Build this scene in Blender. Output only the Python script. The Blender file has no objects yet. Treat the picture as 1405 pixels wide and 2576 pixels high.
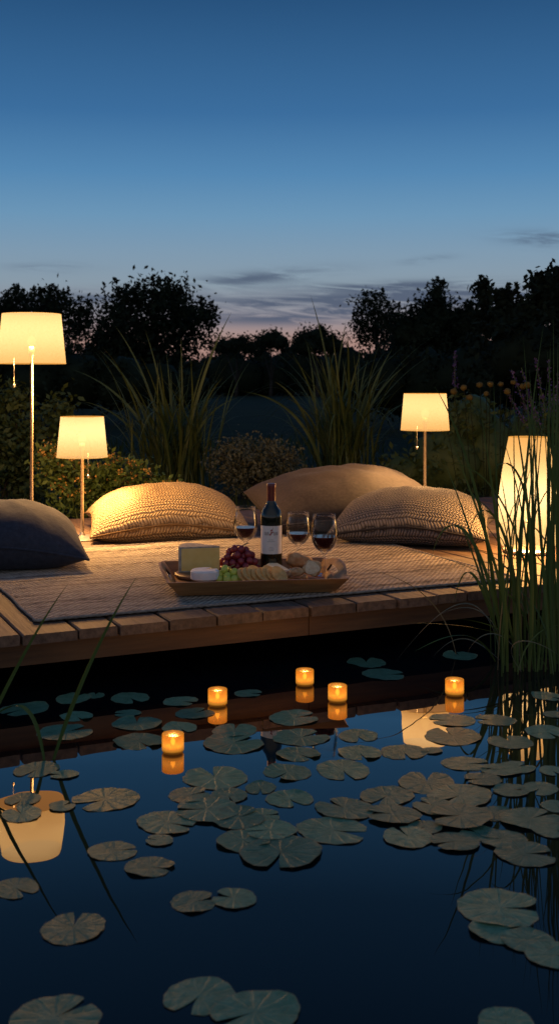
import bpy, bmesh, math, random
from mathutils import Vector, Matrix, noise, Euler
R=math.radians; PI=math.pi
sc=bpy.context.scene; C=sc.collection
F=2800.0; CX=702.5; HY=960.0; CH=.83; DZ=.17; GZ=.10
def on(px,py,z):
    d=F*(CH-z)/(py-HY); return Vector(((px-CX)*d/F,d,z))
def at(px,py,d): return Vector(((px-CX)*d/F,d,CH-(py-HY)*d/F))
def lin(*c):
    return tuple(((x/255)/12.92 if x/255<=.04045 else ((x/255+.055)/1.055)**2.4) for x in c)+(1,)

# ------------------------------------------------------------------ nodes
def newmat(name):
    m=bpy.data.materials.new(name); m.use_nodes=True; m.node_tree.nodes.clear(); return m,m.node_tree
def nd(nt,t,ins=None,**attrs):
    n=nt.nodes.new(t)
    for k,v in attrs.items(): setattr(n,k,v)
    for k,v in (ins or {}).items():
        if isinstance(v,bpy.types.NodeSocket): nt.links.new(v,n.inputs[k])
        else: n.inputs[k].default_value=v
    return n
def mth(nt,op,a,b=0.0,c=None,clamp=False):
    n=nt.nodes.new('ShaderNodeMath'); n.operation=op; n.use_clamp=clamp
    for i,v in enumerate((a,b) if c is None else (a,b,c)):
        if isinstance(v,bpy.types.NodeSocket): nt.links.new(v,n.inputs[i])
        else: n.inputs[i].default_value=v
    return n.outputs[0]
def ramp(nt,fac,stops,interp='LINEAR'):
    n=nt.nodes.new('ShaderNodeValToRGB'); cr=n.color_ramp; cr.interpolation=interp
    while len(cr.elements)<len(stops): cr.elements.new(.5)
    for e,(p,c) in zip(cr.elements,stops): e.position=p; e.color=c if len(c)==4 else (*c,1)
    nt.links.new(fac,n.inputs[0]); return n.outputs[0]
def mix(nt,f,a,b,blend='MIX'): return nd(nt,'ShaderNodeMixRGB',{'Fac':f,'Color1':a,'Color2':b},blend_type=blend).outputs[0]
def out(nt,sh): nt.links.new(sh,nd(nt,'ShaderNodeOutputMaterial').inputs[0])
def c4(c): return (*c[:3],1)
def pmat(name,c1,c2,scale=8,stretch=(1,1,1),rough=.6,bump=.2,metal=0,spec=.5,dist=.01,detail=5,sheen=0,island=0):
    m,nt=newmat(name)
    tc=nd(nt,'ShaderNodeTexCoord')
    vec=nd(nt,'ShaderNodeMapping',{'Vector':tc.outputs['Object'],'Scale':stretch}).outputs[0]
    if island:
        g=nd(nt,'ShaderNodeNewGeometry').outputs['Random Per Island']
        vec=nd(nt,'ShaderNodeVectorMath',{0:vec,1:nd(nt,'ShaderNodeCombineXYZ',{0:mth(nt,'MULTIPLY',g,37.0),1:mth(nt,'MULTIPLY',g,91.0)}).outputs[0]},operation='ADD').outputs[0]
    nz=nd(nt,'ShaderNodeTexNoise',{'Vector':vec,'Scale':scale,'Detail':detail,'Roughness':.6})
    col=ramp(nt,nz.outputs[0],[(.3,c4(c1)),(.7,c4(c2))])
    if island:
        col=mix(nt,1.0,col,ramp(nt,g,[(0,(1-island,)*3),(1,(1+island,)*3)]),'MULTIPLY')
    ins={'Base Color':col,'Roughness':rough,'Metallic':metal,'Specular IOR Level':spec,'Sheen Weight':sheen}
    if bump: ins['Normal']=nd(nt,'ShaderNodeBump',{'Strength':bump,'Distance':dist,'Height':nz.outputs[0]}).outputs[0]
    out(nt,nd(nt,'ShaderNodeBsdfPrincipled',ins).outputs[0]); return m

# ------------------------------------------------------------------ meshes
class MB:
    def __init__(s): s.v=[]; s.f=[]; s.uv=None
    def add(s,vs,fs):
        b=len(s.v); s.v+= [Vector(v) for v in vs]; s.f+=[tuple(i+b for i in f) for f in fs]
    def box(s,x0,x1,y0,y1,z0,z1):
        s.add([(x0,y0,z0),(x1,y0,z0),(x1,y1,z0),(x0,y1,z0),(x0,y0,z1),(x1,y0,z1),(x1,y1,z1),(x0,y1,z1)],
              [(3,2,1,0),(4,5,6,7),(0,1,5,4),(1,2,6,5),(2,3,7,6),(3,0,4,7)])
    def prism(s,poly,y0,y1,ax='y'):
        n=len(poly)
        if ax=='y': vs=[(a,y0,b) for a,b in poly]+[(a,y1,b) for a,b in poly]
        elif ax=='x': vs=[(y0,a,b) for a,b in poly]+[(y1,a,b) for a,b in poly]
        else: vs=[(a,b,y0) for a,b in poly]+[(a,b,y1) for a,b in poly]
        s.add(vs,[tuple(range(n)),tuple(range(2*n-1,n-1,-1))]+[(i,i+n,(i+1)%n+n,(i+1)%n) for i in range(n)])
    def lathe(s,prof,c=(0,0,0),seg=32,cap=False):
        c=Vector(c); vs=[]; fs=[]; n=len(prof)
        for r,z in prof:
            for k in range(seg):
                a=2*PI*k/seg; vs.append(c+Vector((r*math.cos(a),r*math.sin(a),z)))
        for i in range(n-1):
            for k in range(seg):
                k2=(k+1)%seg; fs.append((i*seg+k,i*seg+k2,(i+1)*seg+k2,(i+1)*seg+k))
        if cap: fs.append(tuple(range(seg-1,-1,-1))); fs.append(tuple((n-1)*seg+k for k in range(seg)))
        s.add(vs,fs)
    def tube(s,pts,r,seg=8,closed=False):
        pts=[Vector(p) for p in pts]; n=len(pts); vs=[]; fs=[]
        rr=r if isinstance(r,(list,tuple)) else [r]*n
        for i,p in enumerate(pts):
            if closed: t=(pts[(i+1)%n]-pts[i-1])
            else: t=(pts[min(i+1,n-1)]-pts[max(i-1,0)])
            t=t.normalized() if t.length>0 else Vector((0,0,1))
            a=t.cross(Vector((0,0,1)))
            if a.length<.05: a=t.cross(Vector((1,0,0)))
            a.normalize(); b=t.cross(a)
            for k in range(seg):
                an=2*PI*k/seg; vs.append(p+(a*math.cos(an)+b*math.sin(an))*rr[i])
        for i in range(n if closed else n-1):
            j=(i+1)%n
            for k in range(seg):
                k2=(k+1)%seg; fs.append((i*seg+k,i*seg+k2,j*seg+k2,j*seg+k))
        if not closed: fs.append(tuple(range(seg-1,-1,-1))); fs.append(tuple((n-1)*seg+k for k in range(seg)))
        s.add(vs,fs)
    def ball(s,c,r,sub=2,sq=(1,1,1),jit=0,seed=0):
        bm=bmesh.new(); bmesh.ops.create_icosphere(bm,subdivisions=sub,radius=1)
        vs=[]
        for v in bm.verts:
            k=1+jit*noise.noise(v.co*1.7+Vector((seed,seed*.3,0)))
            vs.append(Vector(c)+Vector((v.co.x*sq[0],v.co.y*sq[1],v.co.z*sq[2]))*r*k)
        s.add(vs,[tuple(v.index for v in f.verts) for f in bm.faces]); bm.free()
    def blade(s,pts,w,side=None,fold=.3):
        # grass blade along pts, tapering to the tip, folded along its midrib
        pts=[Vector(p) for p in pts]; n=len(pts); vs=[]; fs=[]
        for i,p in enumerate(pts):
            t=(pts[min(i+1,n-1)]-pts[max(i-1,0)]).normalized()
            sd=Vector(side) if side else t.cross(Vector((0,1,0)))
            sd=(sd-t*sd.dot(t))
            sd=sd.normalized() if sd.length>1e-4 else Vector((1,0,0))
            nn=t.cross(sd); u=i/(n-1)
            ww=w*(min(1,.55+u*2))*(1-u**2.2)+w*.03
            vs+= [p-sd*ww, p+nn*ww*fold, p+sd*ww]
        for i in range(n-1):
            a=i*3; fs+=[(a,a+1,a+4,a+3),(a+1,a+2,a+5,a+4)]
        s.add(vs,fs)
    def leaf(s,p,size,rng,asp=.5):
        a=Vector((rng.gauss(0,1),rng.gauss(0,1),rng.gauss(0,1))).normalized()
        b=a.cross(Vector((rng.gauss(0,1),rng.gauss(0,1),rng.gauss(0,1)))).normalized()
        i=len(s.v); p=Vector(p)
        s.v+=[p-a*size,p+b*size*asp,p+a*size,p-b*size*asp]; s.f.append((i,i+1,i+2,i+3))
    def cloud(s,blobs,nclump,per,cr,size,rng,shell=.45):
        tot=sum((b[1][0]*b[1][2]) for b in blobs)
        cs=[]
        for c,r in blobs:
            for _ in range(max(1,int(nclump*r[0]*r[2]/tot))):
                d=Vector((rng.gauss(0,1),rng.gauss(0,1),rng.gauss(0,1))).normalized()
                k=shell+(1.05-shell)*rng.random()
                q=c+Vector((d.x*r[0],d.y*r[1],d.z*r[2]))*k; cs.append(q)
                rr=cr*rng.uniform(.6,1.4)
                for _ in range(int(per*rng.uniform(.5,1.5))):
                    s.leaf(q+Vector((rng.gauss(0,rr),rng.gauss(0,rr),rng.gauss(0,rr*.8))),size*rng.uniform(.6,1.3),rng)
        return cs
def bez(ps,n=12):
    ps=[Vector(p) for p in ps]; res=[]
    for i in range(n+1):
        t=i/n; q=list(ps)
        while len(q)>1: q=[q[k].lerp(q[k+1],t) for k in range(len(q)-1)]
        res.append(q[0])
    return res
def tag(o,label=None,cat=None,group=None,kind=None):
    if label: o['label']=label
    if cat: o['category']=cat
    if group: o['group']=group
    if kind: o['kind']=kind
    return o
def empty(name,loc,label,cat,group=None,rotz=0):
    o=bpy.data.objects.new(name,None); C.objects.link(o); o.location=loc; o.rotation_euler=(0,0,rotz)
    o.empty_display_size=.1
    return tag(o,label,cat,group)
def wroot(o):
    v=Vector(o.location)
    while o.parent: o=o.parent; v+=Vector(o.location)
    return v
def obj(name,mb,m,parent=None,loc=None,smooth=True,local=False,uv=None):
    off=Vector(loc) if loc is not None else Vector((0,0,0))
    base=off if parent is None else wroot(parent)
    if local: base=Vector((0,0,0))
    me=bpy.data.meshes.new(name)
    me.from_pydata([tuple(v-base) for v in mb.v],[],mb.f)
    me.materials.append(m)
    if smooth: me.shade_smooth()
    if uv:
        lay=me.uv_layers.new(name='UVMap')
        for lp in me.loops: lay.data[lp.index].uv=uv[lp.vertex_index]
    me.validate(); me.update()
    o=bpy.data.objects.new(name,me); C.objects.link(o)
    if parent is not None: o.parent=parent
    elif loc is not None: o.location=off
    return o
def sharp(o,deg=35):
    me=o.data
    bm=bmesh.new(); bm.from_mesh(me)
    bmesh.ops.recalc_face_normals(bm,faces=bm.faces)
    for e in bm.edges:
        if len(e.link_faces)==2 and e.calc_face_angle(0)>R(deg): e.smooth=False
    bm.to_mesh(me); bm.free(); return o

# ------------------------------------------------------------------ materials
m_board=pmat('weathered_boards',(.072,.042,.026),(.18,.112,.07),6,(9,.8,9),.65,.45,island=.28,dist=.006)
m_beam=pmat('oiled_beam',(.08,.036,.012),(.16,.077,.026),5,(.8,9,9),.65,.3,dist=.005)
m_post=pmat('dark_post',(.03,.02,.015),(.06,.042,.03),6,(6,6,1),.9,.3)
m_ground=pmat('dark_meadow',(.010,.016,.009),(.028,.038,.018),1.2,(1,1,1),.95,.3,dist=.05,spec=.1)
m_grassblade=pmat('meadow_grass',(.02,.035,.010),(.05,.07,.024),3,rough=.8,bump=0,spec=.15)
m_sedge=pmat('sedge_leaf',(.04,.068,.016),(.11,.135,.038),3,(1,1,1),.5,0,spec=.3)
m_reed=pmat('reed_leaf',(.04,.085,.018),(.10,.15,.035),4,(1,1,1),.5,0,spec=.3)
m_dryreed=pmat('dry_reed',(.12,.11,.05),(.2,.16,.08),4,rough=.6,bump=0)
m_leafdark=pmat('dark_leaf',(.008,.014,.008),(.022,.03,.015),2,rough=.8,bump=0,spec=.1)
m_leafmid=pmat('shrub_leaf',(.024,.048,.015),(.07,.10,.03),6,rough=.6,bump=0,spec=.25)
m_leaflit=pmat('lamplit_shrub_leaf',(.05,.10,.02),(.14,.19,.045),6,rough=.6,bump=0,spec=.25)  # lighter copy of the shrub leaf, with lamp light put into the colour
m_leafgrey=pmat('grey_green_leaf',(.06,.072,.04),(.135,.135,.085),8,rough=.7,bump=0,spec=.2)
m_bark=pmat('dark_bark',(.02,.016,.012),(.045,.035,.026),8,(4,4,1),.9,.4)
m_orange=pmat('orange_petals',(.54,.28,.055),(.75,.46,.11),20,rough=.7,bump=0)
m_yellowhead=pmat('ochre_seedhead',(.06,.048,.014),(.11,.088,.028),60,rough=.85,bump=.4,spec=.2)
m_purple=pmat('purple_petals',(.05,.032,.12),(.10,.07,.22),20,rough=.8,bump=0,spec=.2)
m_metal=pmat('brushed_nickel',(.50,.45,.38),(.62,.56,.48),40,(1,1,.1),.42,.03,metal=1)
m_tray=pmat('oak_tray',(.23,.105,.038),(.40,.205,.075),5,(1.5,14,14),.45,.15,dist=.003)
m_cutboard=pmat('walnut_board',(.15,.07,.035),(.28,.14,.07),6,(2,16,16),.5,.15,dist=.003)
m_rind=pmat('grey_rind',(.27,.235,.185),(.54,.49,.41),60,rough=.85,bump=.5,dist=.004)
m_paste=pmat('yellow_cheese',(.84,.56,.15),(.90,.66,.24),25,rough=.5,bump=.1,dist=.003)
m_softrind=pmat('white_bloom_rind',(.78,.76,.72),(.88,.86,.82),50,rough=.85,bump=.3,dist=.002)
m_softpaste=pmat('pale_cheese',(.82,.70,.44),(.88,.78,.55),30,rough=.55,bump=.15,dist=.003)
m_redgrape=pmat('red_grape_skin',(.14,.012,.018),(.28,.034,.042),30,rough=.25,bump=.05)
m_greengrape=pmat('green_grape_skin',(.42,.50,.06),(.6,.66,.12),30,rough=.25,bump=.05)
m_stem=pmat('grape_stalk',(.12,.10,.04),(.2,.16,.07),20,rough=.7,bump=.2)
m_cracker=pmat('baked_cracker',(.58,.30,.08),(.80,.52,.19),90,rough=.75,bump=.4,dist=.002)
m_crust=pmat('bread_crust',(.42,.20,.075),(.78,.55,.3),40,rough=.8,bump=.5,dist=.004)
m_crumb=pmat('bread_crumb',(.66,.5,.3),(.85,.72,.5),90,rough=.9,bump=.8,dist=.004)
m_nut=pmat('nut_shell',(.3,.15,.07),(.5,.3,.14),60,rough=.6,bump=.6,dist=.003)
m_bottle=pmat('dark_bottle_glass',(.006,.009,.005),(.012,.016,.009),5,rough=.06,bump=0,spec=.7)
m_foil=pmat('burgundy_foil',(.09,.010,.014),(.14,.018,.024),30,rough=.35,bump=.05,spec=.6)
m_paper=pmat('cream_label_paper',(.74,.71,.66),(.82,.79,.74),80,rough=.7,bump=.05,dist=.001)
m_ink=pmat('black_ink',(.07,.06,.06),(.10,.09,.09),60,rough=.7,bump=0)
m_redink=pmat('red_ink',(.34,.025,.022),(.46,.06,.04),60,rough=.7,bump=0)
m_greyink=pmat('grey_ink',(.28,.27,.26),(.38,.37,.36),60,rough=.7,bump=0)
m_wine=pmat('red_wine',(.045,.003,.005),(.06,.004,.007),5,rough=.04,bump=0,spec=.12)
m_wick=pmat('wick',(.02,.015,.01),(.05,.03,.02),20,rough=.9,bump=0)
m_navy=pmat('navy_linen',(.018,.023,.038),(.036,.043,.066),60,rough=.9,bump=.35,sheen=.04,dist=.004)
m_brown=pmat('taupe_linen',(.035,.026,.022),(.062,.047,.04),70,rough=.92,bump=.3,sheen=.04,dist=.004)
m_binding=pmat('rug_binding_yarn',(.20,.165,.135),(.42,.355,.29),60,rough=.95,bump=.8,dist=.006)

def weave(name,dark,light,N,M,b=.9):
    m,nt=newmat(name)
    uv=nd(nt,'ShaderNodeTexCoord').outputs['UV']
    nzw=nd(nt,'ShaderNodeTexNoise',{'Vector':uv,'Scale':9.0,'Detail':3.0}).outputs[0]
    x=nd(nt,'ShaderNodeSeparateXYZ',{0:uv})
    wob=mth(nt,'MULTIPLY',mth(nt,'SUBTRACT',nzw,.5),1.4)
    vm=mth(nt,'ADD',mth(nt,'MULTIPLY',x.outputs[1],M),wob)
    pp=mth(nt,'PINGPONG',vm,1.0)
    ph=mth(nt,'ADD',mth(nt,'MULTIPLY',x.outputs[0],N),mth(nt,'MULTIPLY',pp,.9))
    ph=mth(nt,'ADD',ph,wob)
    a=mth(nt,'ABSOLUTE',mth(nt,'SINE',mth(nt,'MULTIPLY',ph,PI)))
    c=mth(nt,'ABSOLUTE',mth(nt,'SINE',mth(nt,'MULTIPLY',vm,PI)))
    h=mth(nt,'MULTIPLY',mth(nt,'POWER',a,.6),mth(nt,'POWER',c,.5))
    nz=nd(nt,'ShaderNodeTexNoise',{'Vector':uv,'Scale':90.0,'Detail':3.0}).outputs[0]
    h2=mth(nt,'ADD',h,mth(nt,'MULTIPLY',mth(nt,'SUBTRACT',nz,.2),.6))
    col=ramp(nt,h2,[(.25,dark),(1.0,light)])  # gaps between strands darkened in the colour, standing in for crevice shade
    out(nt,nd(nt,'ShaderNodeBsdfPrincipled',{'Base Color':col,'Roughness':.92,'Specular IOR Level':.15,
        'Normal':nd(nt,'ShaderNodeBump',{'Strength':b,'Distance':.009,'Height':h2}).outputs[0]}).outputs[0])
    return m
m_woven=weave('chunky_woven_jute',(.17,.105,.05,1),(.52,.39,.235,1),50,48,.85)
m_knit=weave('chunky_knit_wool',(.038,.034,.034,1),(.255,.228,.215,1),54,52,.9)

def rugmat():
    m,nt=newmat('striped_flatweave')
    uv=nd(nt,'ShaderNodeTexCoord').outputs['UV']
    # long soft stripes parallel to the long side, broken by short heathered flecks of yarn
    st=nd(nt,'ShaderNodeTexNoise',{'Vector':nd(nt,'ShaderNodeMapping',{'Vector':uv,'Scale':(.04,1,1)}).outputs[0],'Scale':24.0,'Detail':4.0,'Roughness':.7}).outputs[0]
    fk=nd(nt,'ShaderNodeTexNoise',{'Vector':nd(nt,'ShaderNodeMapping',{'Vector':uv,'Scale':(.3,1,1)}).outputs[0],'Scale':90.0,'Detail':2.0,'Roughness':.6}).outputs[0]
    sf=mth(nt,'ADD',mth(nt,'MULTIPLY',st,.62),mth(nt,'MULTIPLY',fk,.38))
    col=ramp(nt,sf,[(.36,(.11,.092,.08,1)),(.43,(.28,.235,.19,1)),(.49,(.52,.44,.345,1)),(.57,(.70,.61,.48,1)),(.65,(.46,.38,.295,1))])
    x=nd(nt,'ShaderNodeSeparateXYZ',{0:uv})
    a=mth(nt,'SINE',mth(nt,'MULTIPLY',x.outputs[0],2*PI*48))
    b=mth(nt,'SINE',mth(nt,'MULTIPLY',x.outputs[1],2*PI*42))
    h=mth(nt,'MULTIPLY',a,b)
    fl=nd(nt,'ShaderNodeTexNoise',{'Vector':uv,'Scale':130.0,'Detail':3.0}).outputs[0]
    h2=mth(nt,'ADD',mth(nt,'MULTIPLY',h,.45),fl)
    col=mix(nt,1.0,col,ramp(nt,h2,[(.1,(.5,.5,.5)),(.85,(1.15,1.15,1.15))]),'MULTIPLY')
    out(nt,nd(nt,'ShaderNodeBsdfPrincipled',{'Base Color':col,'Roughness':.95,'Specular IOR Level':.1,
        'Normal':nd(nt,'ShaderNodeBump',{'Strength':1.0,'Distance':.010,'Height':h2}).outputs[0]}).outputs[0])
    return m
m_rug=rugmat()

def shademat(name,trans,em):
    m,nt=newmat(name)
    tc=nd(nt,'ShaderNodeTexCoord').outputs['Object']
    nz=nd(nt,'ShaderNodeTexNoise',{'Vector':nd(nt,'ShaderNodeMapping',{'Vector':tc,'Scale':(12,12,3)}).outputs[0],'Scale':2.0,'Detail':1.0}).outputs[0]
    col=ramp(nt,nz,[(.3,c4([x*.99 for x in trans])),(.7,c4(trans))])
    tl=nd(nt,'ShaderNodeBsdfTranslucent',{'Color':col})
    e=nd(nt,'ShaderNodeEmission',{'Color':c4(em),'Strength':1.0})
    ad=nd(nt,'ShaderNodeAddShader',{0:tl.outputs[0],1:e.outputs[0]})
    tr=nd(nt,'ShaderNodeBsdfTransparent',{'Color':(1,.86,.62,1)})
    out(nt,nd(nt,'ShaderNodeMixShader',{0:.30,1:ad.outputs[0],2:tr.outputs[0]}).outputs[0]); return m
m_shade=shademat('linen_lampshade',(.0110,.0150,.0205),(.86,.36,.065))
m_lantern=shademat('frosted_lantern_shell',(.0140,.0195,.027),(.88,.39,.075))
def emis(name,c,s):
    m,nt=newmat(name)
    tc=nd(nt,'ShaderNodeTexCoord').outputs['Object']
    nz=nd(nt,'ShaderNodeTexNoise',{'Vector':tc,'Scale':20.0}).outputs[0]
    out(nt,nd(nt,'ShaderNodeEmission',{'Color':ramp(nt,nz,[(.2,c4([x*.9 for x in c])),(.8,c4(c))]),'Strength':s}).outputs[0]); return m
m_flame=emis('candle_flame',(1,.66,.22),14)
m_bulb=emis('warm_bulb',(1,.6,.22),.9)
def cupmat():
    m,nt=newmat('frosted_amber_glass')
    tc=nd(nt,'ShaderNodeTexCoord').outputs['Object']
    z=nd(nt,'ShaderNodeSeparateXYZ',{0:tc}).outputs[2]
    zz=mth(nt,'DIVIDE',z,.045)
    col=ramp(nt,zz,[(0,(.10,.035,.004)),(.10,(.16,.055,.006)),(.17,(.62,.24,.025)),(.45,(.85,.36,.045)),(.8,(.55,.2,.018)),(1,(.46,.17,.016))])
    e=nd(nt,'ShaderNodeEmission',{'Color':col,'Strength':.9})
    tl=nd(nt,'ShaderNodeBsdfTranslucent',{'Color':(.04,.02,.005,1)})
    gl=nd(nt,'ShaderNodeBsdfGlossy',{'Color':(.1,.08,.06,1),'Roughness':.3})
    ad=nd(nt,'ShaderNodeAddShader',{0:e.outputs[0],1:nd(nt,'ShaderNodeAddShader',{0:tl.outputs[0],1:gl.outputs[0]}).outputs[0]})
    tr=nd(nt,'ShaderNodeBsdfTransparent',{'Color':(1,.7,.3,1)})
    out(nt,nd(nt,'ShaderNodeMixShader',{0:.3,1:ad.outputs[0],2:tr.outputs[0]}).outputs[0]); return m
m_cup=cupmat()
m_wax=pmat('amber_wax',(.7,.35,.08),(.85,.5,.15),10,rough=.5,bump=.1)
def glassmat():
    m,nt=newmat('clear_wine_glass')
    lw=nd(nt,'ShaderNodeLayerWeight',{'Blend':.2}).outputs['Fresnel']
    nz=nd(nt,'ShaderNodeTexNoise',{'Scale':3.0}).outputs[0]
    tr=nd(nt,'ShaderNodeBsdfTransparent',{'Color':(.97,.975,.975,1)})
    gl=nd(nt,'ShaderNodeBsdfGlossy',{'Color':(1,1,1,1),'Roughness':mth(nt,'MULTIPLY',nz,.06)})
    out(nt,nd(nt,'ShaderNodeMixShader',{0:mth(nt,'MULTIPLY',lw,.85),1:tr.outputs[0],2:gl.outputs[0]}).outputs[0]); return m
m_glass=glassmat()
def padmat(name,g1,g2):
    m,nt=newmat(name)
    tcn=nd(nt,'ShaderNodeTexCoord'); uv=tcn.outputs['UV']
    x=nd(nt,'ShaderNodeSeparateXYZ',{0:uv}); th,r=x.outputs[0],x.outputs[1]
    wob=nd(nt,'ShaderNodeTexNoise',{'Vector':tcn.outputs['Object'],'Scale':4.0,'Detail':3.0}).outputs[0]
    ang=mth(nt,'ADD',mth(nt,'MULTIPLY',th,PI*13),mth(nt,'MULTIPLY',mth(nt,'SUBTRACT',wob,.5),1.6))
    vein=mth(nt,'POWER',mth(nt,'ABSOLUTE',mth(nt,'COSINE',ang)),40.0)
    oi=nd(nt,'ShaderNodeObjectInfo').outputs['Random']
    nz=nd(nt,'ShaderNodeTexNoise',{'Vector':nd(nt,'ShaderNodeVectorMath',{0:tcn.outputs['Object'],1:nd(nt,'ShaderNodeCombineXYZ',{0:mth(nt,'MULTIPLY',oi,50.0)}).outputs[0]},operation='ADD').outputs[0],'Scale':2.4,'Detail':6.0,'Roughness':.6}).outputs[0]
    col=ramp(nt,nz,[(.3,g1),(.68,g2)])
    col=mix(nt,mth(nt,'MULTIPLY',vein,.5),col,(.20,.34,.23,1))
    edge=mth(nt,'MULTIPLY',mth(nt,'POWER',r,36.0),mth(nt,'MULTIPLY',mth(nt,'SUBTRACT',nz,.3),3.0,clamp=True),clamp=True)
    col=mix(nt,edge,col,(.36,.24,.12,1))
    spot=ramp(nt,nd(nt,'ShaderNodeTexNoise',{'Vector':tcn.outputs['Object'],'Scale':9.0,'Detail':4.0}).outputs[0],[(.66,(0,0,0)),(.74,(1,1,1))])
    col=mix(nt,mth(nt,'MULTIPLY',spot,.25),col,(.11,.10,.05,1))
    col=mix(nt,1.0,col,ramp(nt,oi,[(0,(.6,.70,.72)),(1,(1.2,1.16,1.08))]),'MULTIPLY')
    hgt=mth(nt,'ADD',mth(nt,'MULTIPLY',vein,-.45),nz)
    out(nt,nd(nt,'ShaderNodeBsdfPrincipled',{'Base Color':col,'Roughness':.40,'IOR':1.5,'Specular IOR Level':.045,
      'Normal':nd(nt,'ShaderNodeBump',{'Strength':.3,'Distance':.012,'Height':hgt}).outputs[0]}).outputs[0]); return m
m_pad=padmat('lily_leaf',(.080,.195,.125,1),(.155,.305,.205,1))
def watermat():
    m,nt=newmat('pond_water')
    tc=nd(nt,'ShaderNodeTexCoord').outputs['Object']
    nz=nd(nt,'ShaderNodeTexNoise',{'Vector':tc,'Scale':4.0,'Detail':2.0,'Roughness':.5}).outputs[0]
    nrm=nd(nt,'ShaderNodeBump',{'Strength':.03,'Distance':.02,'Height':nz}).outputs[0]
    f=nd(nt,'ShaderNodeLayerWeight',{'Blend':.5}).outputs['Facing']
    fac=ramp(nt,f,[(.0,(.02,)*3),(.48,(.06,)*3),(.58,(.16,)*3),(.66,(.40,)*3),(.71,(.58,)*3),(.735,(.30,)*3),(.77,(.18,)*3),(.9,(.17,)*3)])
    body=nd(nt,'ShaderNodeBsdfDiffuse',{'Color':(.004,.007,.010,1)})
    gl=nd(nt,'ShaderNodeBsdfGlossy',{'Color':(1,.90,.78,1),'Roughness':0.0,'Normal':nrm})
    out(nt,nd(nt,'ShaderNodeMixShader',{0:fac,1:body.outputs[0],2:gl.outputs[0]}).outputs[0]); return m
m_water=watermat()

# ------------------------------------------------------------------ world: dusk sky
w=bpy.data.worlds.new('World'); sc.world=w; w.use_nodes=True; nt=w.node_tree; nt.nodes.clear()
d=nd(nt,'ShaderNodeTexCoord').outputs['Generated']
s=nd(nt,'ShaderNodeSeparateXYZ',{0:d}); X,Y,Z=s.outputs
zz=mth(nt,'DIVIDE',mth(nt,'MAXIMUM',Z,0.0),.6,clamp=True)
sky=ramp(nt,zz,[(0,lin(172,130,122)),(.06,lin(170,138,131)),(.10,lin(144,143,154)),(.145,lin(134,153,169)),(.19,lin(124,153,177)),(.245,lin(104,149,184)),
   (.305,lin(80,134,179)),(.39,lin(54,108,158)),(.54,lin(33,80,125)),(.75,lin(31,71,114)),(1,lin(32,71,115))])
vec=nd(nt,'ShaderNodeCombineXYZ',{0:mth(nt,'MULTIPLY',X,14.0),1:mth(nt,'MULTIPLY',Y,3.0),2:mth(nt,'ADD',mth(nt,'MULTIPLY',Z,120.0),mth(nt,'MULTIPLY',X,8.0))}).outputs[0]
nz=nd(nt,'ShaderNodeTexNoise',{'Vector':vec,'Scale':1.0,'Detail':7.0,'Roughness':.64,'Distortion':.9}).outputs[0]
tot=None
for x0,z0,sx,sz,sl,amp in [(-.025,.092,.06,.006,.10,.95),(.03,.0715,.14,.008,.02,1.1),(.10,.085,.08,.0045,.02,1.0),(.0,.056,.10,.006,.0,.95),
       (.235,.123,.035,.006,-.08,1.0),(-.19,.072,.08,.007,.05,.9),(.17,.076,.08,.008,.0,1.05),(.13,.108,.02,.003,.1,.5),(-.2,.1,.03,.004,0,.5),(.06,.064,.07,.0035,.01,1.0)]:
    a=mth(nt,'DIVIDE',mth(nt,'SUBTRACT',X,x0),sx)
    b=mth(nt,'DIVIDE',mth(nt,'SUBTRACT',mth(nt,'SUBTRACT',Z,z0),mth(nt,'MULTIPLY',mth(nt,'SUBTRACT',X,x0),sl)),sz)
    e=mth(nt,'MULTIPLY',mth(nt,'EXPONENT',mth(nt,'MULTIPLY',mth(nt,'ADD',mth(nt,'MULTIPLY',a,a),mth(nt,'MULTIPLY',b,b)),-1.0)),amp)
    tot=e if tot is None else mth(nt,'ADD',tot,e)
cm=mth(nt,'MULTIPLY',mth(nt,'MINIMUM',tot,1.0),ramp(nt,nz,[(.36,(0,0,0)),(.55,(1,1,1))]),clamp=True)
front=mth(nt,'GREATER_THAN',Y,0.0)
sky=mix(nt,mth(nt,'MULTIPLY',mth(nt,'MULTIPLY',cm,front),.9),sky,lin(66,84,112))
# added fill: unseen sky behind the camera brightened to light the front faces
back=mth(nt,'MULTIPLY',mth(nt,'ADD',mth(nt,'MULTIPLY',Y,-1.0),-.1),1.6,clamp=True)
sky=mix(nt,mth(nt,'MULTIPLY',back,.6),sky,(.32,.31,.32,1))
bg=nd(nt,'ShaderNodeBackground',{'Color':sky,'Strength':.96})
ns=nd(nt,'ShaderNodeTexSky',sky_type='NISHITA'); ns.sun_disc=False; ns.sun_elevation=R(-3); ns.sun_rotation=R(10)
bg2=nd(nt,'ShaderNodeBackground',{'Color':ns.outputs[0],'Strength':.05})
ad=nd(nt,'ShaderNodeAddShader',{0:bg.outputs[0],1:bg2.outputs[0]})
nt.links.new(ad.outputs[0],nd(nt,'ShaderNodeOutputWorld').inputs[0])

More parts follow.
